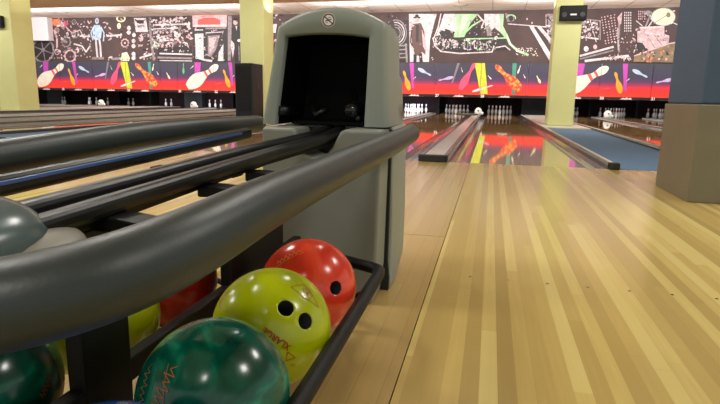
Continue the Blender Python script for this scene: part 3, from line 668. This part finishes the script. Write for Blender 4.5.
# lower body: front module, black gasket, rear shell
bd = ho
prof = [(-.500, .0), (-.155, .0), (-.143, .10), (-.138, .40), (-.136, .540), (-.250, .540), (-.262, .530), (-.285, .485), (-.305, .462), (-.345, .452), (-.375, .462), (-.392, .500), (-.400, .536), (-.41, .540), (-.510, .540), (-.512, .40), (-.505, .05)]
b = MB(); b.prism(prof, -4.03, -3.885, M_BODY); local(b.build('front_module', bd, .01, 3), bd)
b = MB(); b.prism([(-.50, .0), (-.128, .0), (-.126, .04), (-.133, .10), (-.130, .535), (-.50, .535)], -3.884, -3.868, M_RUB); local(b.build('gasket', bd), bd)
b = MB()
secs = [(-3.867, -.126, 0.0), (-3.78, -.122, .0), (-3.68, -.122, .03), (-3.60, -.124, .06), (-3.56, -.135, .10)]
vs = []
for yy, xr, zb in secs: vs += [(-.50, yy, zb), (xr, yy, zb), (xr+.002, yy, .25), (xr-.004, yy, .5435), (-.50, yy, .5435)]
b.add(vs, [(j*5+i, j*5+(i+1) % 5, (j+1)*5+(i+1) % 5, (j+1)*5+i) for j in range(4) for i in range(5)]+[(0, 1, 2, 3, 4), (24, 23, 22, 21, 20)], M_HOOD, False)
local(b.build('rear_shell', bd, .01, 2), bd)
# brown partial emblem on the right side of the hood
b = MB()
for (za, ya), (zb_, yb) in [((.615, -3.70), (.57, -3.685)), ((.57, -3.685), (.60, -3.668)), ((.60, -3.668), (.565, -3.655)), ((.565, -3.655), (.61, -3.64))]:
    xx = -.1305
    b.add([(xx, ya-.005, za), (xx, ya+.005, za), (xx, yb+.005, zb_), (xx, yb-.005, zb_)], [(0, 1, 2, 3)], mat('emblem_brown', (104, 66, 40), .5))
local(b.build('side_emblem', ho, fix=False), ho)

# ------------------------------------------------------------------ ball rack
rk = thing('ball_rack', 'black two-tier ball rack with thick grey padded bumper rail in the foreground', 'ball rack', None, (-.355, -4.7, 0))
# U-shaped padded rail
def smoothpath(ctrl, k=6):
    P = [Vector(p) for p in ctrl]; out = []
    for i in range(len(P)-1):
        p0 = P[max(i-1, 0)]; p1 = P[i]; p2 = P[i+1]; p3 = P[min(i+2, len(P)-1)]
        for j in range(k):
            t = j/k; out.append(.5*((2*p1)+(-p0+p2)*t+(2*p0-5*p1+4*p2-p3)*t*t+(-p0+3*p1-3*p2+p3)*t**3))
    out.append(P[-1]); return out
right = [(-.078, -3.835, .5215), (-.078, -4.10, .517), (-.079, -4.45, .514), (-.080, -4.80, .512), (-.081, -5.02, .510), (-.086, -5.16, .503), (-.100, -5.24, .497), (-.128, -5.290, .492), (-.172, -5.324, .488), (-.26, -5.345, .486), (-.355, -5.348, .486),
         (-.46, -5.345, .488), (-.53, -5.315, .495), (-.575, -5.28, .50), (-.61, -5.22, .505), (-.63, -5.12, .512), (-.635, -4.9, .522), (-.637, -4.5, .536), (-.638, -4.1, .538), (-.640, -3.76, .533)]
sp = smoothpath(right); rr = [.0305]*len(sp)
rr[0] = .004; rr[-1] = .004
sp = [sp[0]+Vector((0, .012, 0))]+[sp[0]+Vector((0, .010, 0)), sp[0]+Vector((0, .004, 0))]+sp+[sp[-1]+Vector((0, .004, 0)), sp[-1]+Vector((0, .010, 0)), sp[-1]+Vector((0, .012, 0))]
rr = [.006, .018, .027]+[.0305+.003*max(0, min(1, (-4.9-p.y)/.3)) for p in sp[3:-3]]+[.027, .018, .006]
b = MB(); b.sweep(sp, rr, M_TUBE, 28); local(b.build('bumper_rail', rk), rk)
# central track: two black rails on a channel, rising to the hood mouth
def rail(path, wd, ht, m, name, bev=.006):
    b = MB(); P = [Vector(p) for p in path]; vs = []
    for p in P: vs += [(p.x-wd/2, p.y, p.z-ht), (p.x+wd/2, p.y, p.z-ht), (p.x+wd/2, p.y, p.z), (p.x-wd/2, p.y, p.z)]
    n = len(P)
    b.add(vs, [(j*4+i, j*4+(i+1) % 4, (j+1)*4+(i+1) % 4, (j+1)*4+i) for j in range(n-1) for i in range(4)]+[(0, 1, 2, 3), (4*n-1, 4*n-2, 4*n-3, 4*n-4)], m)
    return local(b.build(name, rk, bev, 3), rk)
rail([(-.390, -5.16, .498), (-.390, -4.4, .518), (-.345, -4.03, .532), (-.335, -3.86, .5445)], .030, .028, M_RAIL, 'track_rail', .010)
rail([(-.326, -5.16, .494), (-.326, -4.4, .515), (-.305, -4.03, .528), (-.30, -3.86, .5445)], .030, .028, M_RAIL, 'track_rail', .010)
rail([(-.357, -5.05, .478), (-.357, -4.4, .497), (-.325, -4.03, .510), (-.32, -3.86, .535)], .045, .024, M_STEEL, 'track_channel', .004)
rail([(-.580, -5.12, .500), (-.580, -4.9, .505), (-.580, -4.3, .524), (-.576, -3.98, .534)], .032, .036, M_RAIL, 'side_rail', .012)
rail([(-.5655, -5.10, .492), (-.5655, -4.9, .497), (-.5655, -4.3, .516), (-.5635, -4.06, .524)], .008, .007, M_BLUE, 'blue_strip', .001)  # thin blue strip along the inner face of the side rail
rail([(-.135, -5.12, .478), (-.135, -4.9, .482), (-.135, -4.3, .492), (-.135, -4.04, .500)], .03, .034, M_RAIL, 'side_rail', .012)
# cross arms
for y, s in ((-4.97, 1), (-4.70, 1), (-4.50, 1), (-4.97, -1), (-4.47, -1)):
    if 1:
        pth = [(-.357+s*.02, y, .462), (-.357+s*.06, y, .462), (-.357+s*.12, y-.004, .456), (-.357+s*.18, y-.012, .452), (-.357+s*.225, y-.016, .462)]
        b = MB(); b.sweep(smoothpath(pth, 4), .034, M_STEEL, 4, flat=(1.0, .42)); local(b.build('cross_arm', rk, .003), rk)
# posts on the centre line
for y0, y1, zt in ((-5.025, -4.925, .455), (-4.586, -4.285, .34)):
    b = MB(); b.box((-.370, y0, .012), (-.342, y1, zt), M_STEEL); local(b.build('post', rk, .004), rk)
    b = MB(); b.box((-.43, y0-.02, .0), (-.28, y1+.02, .0118), M_STEEL); local(b.build('foot_plate', rk, .003), rk)
# lower tier
b = MB(); b.box((-.368, -5.40, .195), (-.344, -4.14, .235), M_STEEL); local(b.build('spine_bar', rk, .004), rk)
for s in (1, -1):
    c = -.355
    X = lambda x: c+s*(x-c)
    pth = [(X(-.326), -4.150, .200), (X(-.24), -4.200, .200), (X(-.165), -4.240, .200), (X(-.108), -4.268, .200), (X(-.086), -4.285, .200), (X(-.078), -4.315, .200), (X(-.076), -4.40, .200), (X(-.073), -4.8, .200), (X(-.071), -5.2, .200), (X(-.075), -5.36, .200), (X(-.10), -5.42, .200), (X(-.2), -5.44, .200), (X(-.355), -5.44, .200)]
    b = MB(); b.sweep(smoothpath(pth, 5), .0150, M_STEEL, 16); local(b.build('retaining_rail', rk), rk)
    b = MB(); b.sweep([(X(-.195), -5.43, .098), (X(-.195), -4.22, .098)], .010, M_STEEL, 12); local(b.build('support_rod', rk), rk)
    for y in (-5.36, -4.235):
        b = MB(); b.sweep([(X(-.350), y, .21), (X(-.26), y, .11), (X(-.195), y, .088), (X(-.12), y, .12), (X(-.082), y, .19)], .008, M_STEEL, 8); local(b.build('rod_bracket', rk), rk)
# moulded end cover between the rails
ec = MB()
def dome(cx, cy, cz, rx, ry, rz, e, m, mb, nu=44, nv=14):
    vs = []
    for j in range(nv+1):
        f = math.sin(j/nv*PI/2)
        for i in range(nu):
            a = 2*PI*i/nu; ca, sa = math.cos(a), math.sin(a)
            vs.append((cx+rx*f*math.copysign(abs(ca)**e, ca), cy+ry*f*math.copysign(abs(sa)**e, sa), cz+rz*max(0, 1-f**2.4)**.5))
    mb.add(vs, [(j*nu+i, j*nu+(i+1) % nu, (j+1)*nu+(i+1) % nu, (j+1)*nu+i) for j in range(nv) for i in range(nu)], m, True)
    mb.add(vs[-nu:]+[(v[0], v[1], v[2]-.05) for v in vs[-nu:]], [(i, (i+1) % nu, (i+1) % nu+nu, i+nu) for i in range(nu)]+[tuple(range(nu, 2*nu))], m, False)
    return vs
vs = dome(-.395, -5.175, .468, .106, .116, .062, .8, mat('cover_grey', (78, 94, 96), .22, noise=.1, nscale=5), ec)
cv = local(ec.build('end_cover', rk), rk)
b = MB(); k_ = 10*44; b.sweep([Vector(v) for v in vs[k_:k_+44]]+[Vector(vs[k_])], .007, mat('cover_rim', (98, 88, 76), .45), 10, flat=(.8, 1.2)); q = local(b.build('cover_rim', cv), rk)
b = MB(); g_ = [(-.395+.072*math.cos(a), -5.175+.080*math.sin(a), .468+.062*max(0, 1-(.67)**2.4)**.5+.001) for a in [2*PI*i/36 for i in range(37)]]
b.sweep(g_, .003, M_RUB, 8); local(b.build('cover_groove', cv), rk)
b = MB(); dome(-.372, -5.12, .456, .098, .098, .032, .9, mat('cover_pad', (132, 130, 120), .45), b); local(b.build('end_pad', rk), rk)

# ------------------------------------------------------------------ bowling balls
def ballmat(name, c0, c1, c2, scale=6, rough=.2, dist=3.):
    m = bpy.data.materials.new(name); m.use_nodes = True; nt = m.node_tree; N = nt.nodes; L = nt.links
    b = N['Principled BSDF']; b.inputs['Roughness'].default_value = rough; b.inputs['Coat Weight'].default_value = .12; b.inputs['Coat Roughness'].default_value = .1
    tc = N.new('ShaderNodeTexCoord'); n = N.new('ShaderNodeTexNoise'); n.inputs['Scale'].default_value = scale; n.inputs['Detail'].default_value = 4; n.inputs['Distortion'].default_value = dist
    L.new(tc.outputs['Object'], n.inputs['Vector']); r = N.new('ShaderNodeValToRGB'); cr = r.color_ramp
    cr.elements[0].position = .3; cr.elements[0].color = lin(c0); cr.elements[1].position = .74; cr.elements[1].color = lin(c2); e = cr.elements.new(.52); e.color = lin(c1)
    L.new(n.outputs['Fac'], r.inputs['Fac']); L.new(r.outputs['Color'], b.inputs['Base Color']); return m
B_G = ballmat('ball_green', (0, 52, 40), (0, 86, 64), (44, 150, 116), 7, .2, 2.5)
B_Y = ballmat('ball_yellow', (164, 176, 0), (180, 192, 4), (198, 204, 30), 6, .22, 1.)
B_R = ballmat('ball_red', (216, 52, 30), (234, 68, 40), (244, 104, 76), 6, .22, 1.5)
B_R2 = ballmat('ball_dark_red', (160, 30, 20), (180, 40, 26), (196, 56, 36), 6, .18, 1.5)
B_BL = ballmat('ball_blue', (16, 46, 110), (30, 76, 150), (70, 120, 190), 6, .12, 2.)
RB = .108
def dirat(c, px, py):                     # direction from ball centre to the visible surface point seen at a pixel
    c = Vector(c); d = (FW+RT*((px-360)/FPX)-UP*((py-202)/FPX)).normalized(); oc = CAM-c
    bq = d.dot(oc); disc_ = bq*bq-(oc.length_squared-RB*RB)
    t = -bq-math.sqrt(max(disc_, 0)); return (CAM+d*t-c).normalized()
def ball(name, c, m, label, holes=(), group='bowling balls on the rack'):
    me = bpy.data.meshes.new(name); bm = bmesh.new(); bmesh.ops.create_uvsphere(bm, u_segments=64, v_segments=40, radius=RB)
    for f in bm.faces: f.smooth = True
    bm.to_mesh(me); bm.free(); me.materials.append(m)
    o = bpy.data.objects.new(name, me); COL.objects.link(o)
    if holes:
        hm = MATS.get('hole_dark') or mat('hole_dark', (10, 10, 8), .7)
        for n_, r in holes:
            cm = bpy.data.meshes.new('cut'); bm = bmesh.new()
            bmesh.ops.create_cone(bm, cap_ends=True, segments=32, radius1=r*.92, radius2=r*1.06, depth=.12)
            q = n_.to_track_quat('Z', 'Y').to_matrix().to_4x4(); bmesh.ops.transform(bm, matrix=Matrix.Translation(n_*(RB+.012))@q, verts=bm.verts)
            for f in bm.faces: f.smooth = True
            bm.to_mesh(cm); bm.free(); cm.materials.append(hm)
            co = bpy.data.objects.new('cut', cm); COL.objects.link(co)
            md = o.modifiers.new('hole', 'BOOLEAN'); md.object = co; md.operation = 'DIFFERENCE'; md.solver = 'EXACT'; md.material_mode = 'TRANSFER'
            dg = bpy.context.evaluated_depsgraph_get(); dg.update(); nm = bpy.data.meshes.new_from_object(o.evaluated_get(dg))
            o.modifiers.clear(); o.data = nm; bpy.data.objects.remove(co)
    o.location = c; tag(o, label, 'bowling ball', group); return o
def on_ball(o, n_, items, ang, m, name, off=.0009):
    # items: ('text', str, size, dx, dy, shear) or ('line', pts, width); planar metres wrapped on the ball about direction n_
    n_ = n_.normalized(); a = RT-n_*RT.dot(n_); a.normalize(); u_ = n_.cross(a); ca, sa = math.cos(ang), math.sin(ang)
    e1 = a*ca+u_*sa; e2 = -a*sa+u_*ca
    def wrap(x, y, k=0): return (n_+e1*(x/RB)+e2*(y/RB)).normalized()*(RB+off+k)
    b = MB()
    for it in items:
        if it[0] == 'text':
            vs, fs = text_mesh(it[1], it[2], it[5], it[6] if len(it) > 6 else 0.); b.add([wrap(v[0]+it[3], v[1]+it[4]) for v in vs], fs, m)
        else:
            pts = it[1]; wd = it[2]
            for i in range(len(pts)-1):
                p = Vector(pts[i]); q = Vector(pts[i+1]); L_ = (q-p).length
                if L_ < 1e-6: continue
                d = (q-p)/L_; s_ = Vector((-d.y, d.x))*(wd/2); k = max(1, int(L_/.006))
                for j in range(k):
                    p1 = p+d*(L_*j/k); p2 = p+d*(L_*(j+1)/k)
                    b.add([wrap(*(p1+s_)), wrap(*(p2+s_)), wrap(*(p2-s_)), wrap(*(p1-s_))], [(0, 1, 2, 3)], m)
    return b.build(name, o, fix=False)
def px_lines(o, c, lines, wd, m, name):
    b = MB(); n = 0
    for pts in lines:
        D = [dirat(c, *p) for p in pts]
        for i in range(len(D)-1):
            k = max(1, int((D[i+1]-D[i]).length*RB/.005))
            for j in range(k):
                a = D[i].lerp(D[i+1], j/k).normalized(); e = D[i].lerp(D[i+1], (j+1)/k).normalized(); sd = (e-a).cross(a)
                if sd.length < 1e-9: continue
                sd = sd.normalized()*(wd/2/RB)
                b.add([(v.normalized()*(RB+.0009)) for v in (a+sd, e+sd, e-sd, a-sd)], [(0, 1, 2, 3)], m)
    return b.build(name, o, fix=False)
cY = (-.196, -4.722, .218); cR = (-.205, -4.488, .214); cG = (-.190, -4.950, .2125); cB = (-.185, -5.190, .216)
M_RED = mat('engraving_red', (170, 30, 16), .5); M_GOLD = mat('engraving_gold', (236, 176, 60), .5); M_ORN = mat('engraving_orange', (170, 92, 48), .5)
yb = ball('bowling_ball', cY, B_Y, 'yellow-green bowling ball with two finger holes and red lettering, right row of the rack', [(dirat(cY, 286, 308), .0142), (dirat(cY, 305.5, 321), .0142)])
DIA = [(-.026, .0), (-.004, .014), (.026, .0), (.006, -.016), (-.026, .0)]
SWL = [(-.006, 0), (-.002, .005), (.004, .003), (.004, -.003), (-.001, -.006), (-.006, -.003), (-.003, .002), (.002, .001)]
px_lines(yb, cY, [[(290.8, 287), (304, 285), (318.5, 307.8), (303, 297.4), (290.8, 287)], [(303, 289), (309, 289.5), (312, 296), (309.5, 299.5), (304.5, 295), (303, 289)], [(306, 290), (308, 296)], [(304.5, 292.5), (311, 293.5)], [(306, 296), (309.5, 291)]], .0011, M_RED, 'diamond_emblem')
on_ball(yb, dirat(cY, 277, 339), [('text', 'XLARGE', .0150, 0, 0, 0, .0003)], math.radians(143), M_RED, 'lettering')
on_ball(yb, dirat(cY, 289, 357), [('line', [(-.010, -.005), (.009, -.006), (0, .008), (-.010, -.005)], .0013), ('line', [(-.02, .006), (-.012, .010)], .0012)], math.radians(133), M_RED, 'triangle_mark')
on_ball(yb, dirat(cY, 223.5, 299), [('line', [(-.018, -.006), (-.008, .009), (.012, .010), (.018, -.004), (-.018, -.006)], .0012), ('text', 'AMF', .010, 0, .001, 0), ] if False else [('line', [(-.018, -.006), (-.008, .009), (.012, .010), (.018, -.004), (-.018, -.006)], .0012), ('line', [(-.010, 0), (-.004, .006), (0, 0), (.004, .006), (.010, -.001)], .0012)], math.radians(55), M_RED, 'side_emblem')
rb_ = ball('bowling_ball', cR, B_R, 'bright red bowling ball with gold script behind the yellow-green one, nearest the hood', [(dirat(cR, 336, 288), .0150)])
scr = [(-.030, 0), (-.026, .008), (-.022, -.002), (-.016, .007), (-.012, -.002), (-.006, .009), (-.002, -.004), (.004, .006), (.008, -.001), (.014, .010), (.016, -.002), (.022, .006), (.030, .001)]
on_ball(rb_, dirat(cR, 289, 257), [('line', scr, .0009), ('line', [(-.034, -.006), (.034, -.004)], .0007)], math.radians(20), M_GOLD, 'script_lettering')
on_ball(rb_, dirat(cR, 284, 248), [('line', [(x*.8, y*.5) for x, y in scr], .0007), ('line', [(-.03, .008), (.01, .010)], .0006)], math.radians(28), M_GOLD, 'script_lettering')
on_ball(rb_, dirat(cR, 354, 269), [('line', [(-.008, -.008), (.008, -.006), (0, .010), (-.008, -.008)], .0009)], math.radians(-15), M_GOLD, 'triangle_mark')
gb = ball('bowling_ball', cG, B_G, 'marbled dark green bowling ball in front of the yellow-green one')
on_ball(gb, dirat(cG, 166, 388), [('line', [(x*1.0, y*1.6) for x, y in scr], .0012), ('line', [(-.03, -.014), (.026, .018)], .001)], math.radians(62), M_ORN, 'script_lettering')
on_ball(gb, dirat(cG, 146, 384), [('line', [(x*.9, y*1.2) for x, y in scr], .0009)], math.radians(80), M_ORN, 'script_lettering')
ball('bowling_ball', cB, B_BL, 'blue bowling ball whose top shows at the bottom edge before the green one')
ball('bowling_ball', (-.520, -4.545, .218), B_R2, 'red bowling ball in the far row, half hidden by the thick rail')
ball('bowling_ball', (-.512, -4.785, .224), B_Y, 'yellow-green bowling ball in the far row behind the black post')
g2 = ball('bowling_ball', (-.512, -5.035, .218), B_G, 'dark green bowling ball in the far row at the lower left picture corner')
on_ball(g2, dirat((-.512, -5.035, .218), 48, 385), [('line', [(x*.6, y) for x, y in scr], .0012)], math.radians(90), M_RED, 'script_lettering')
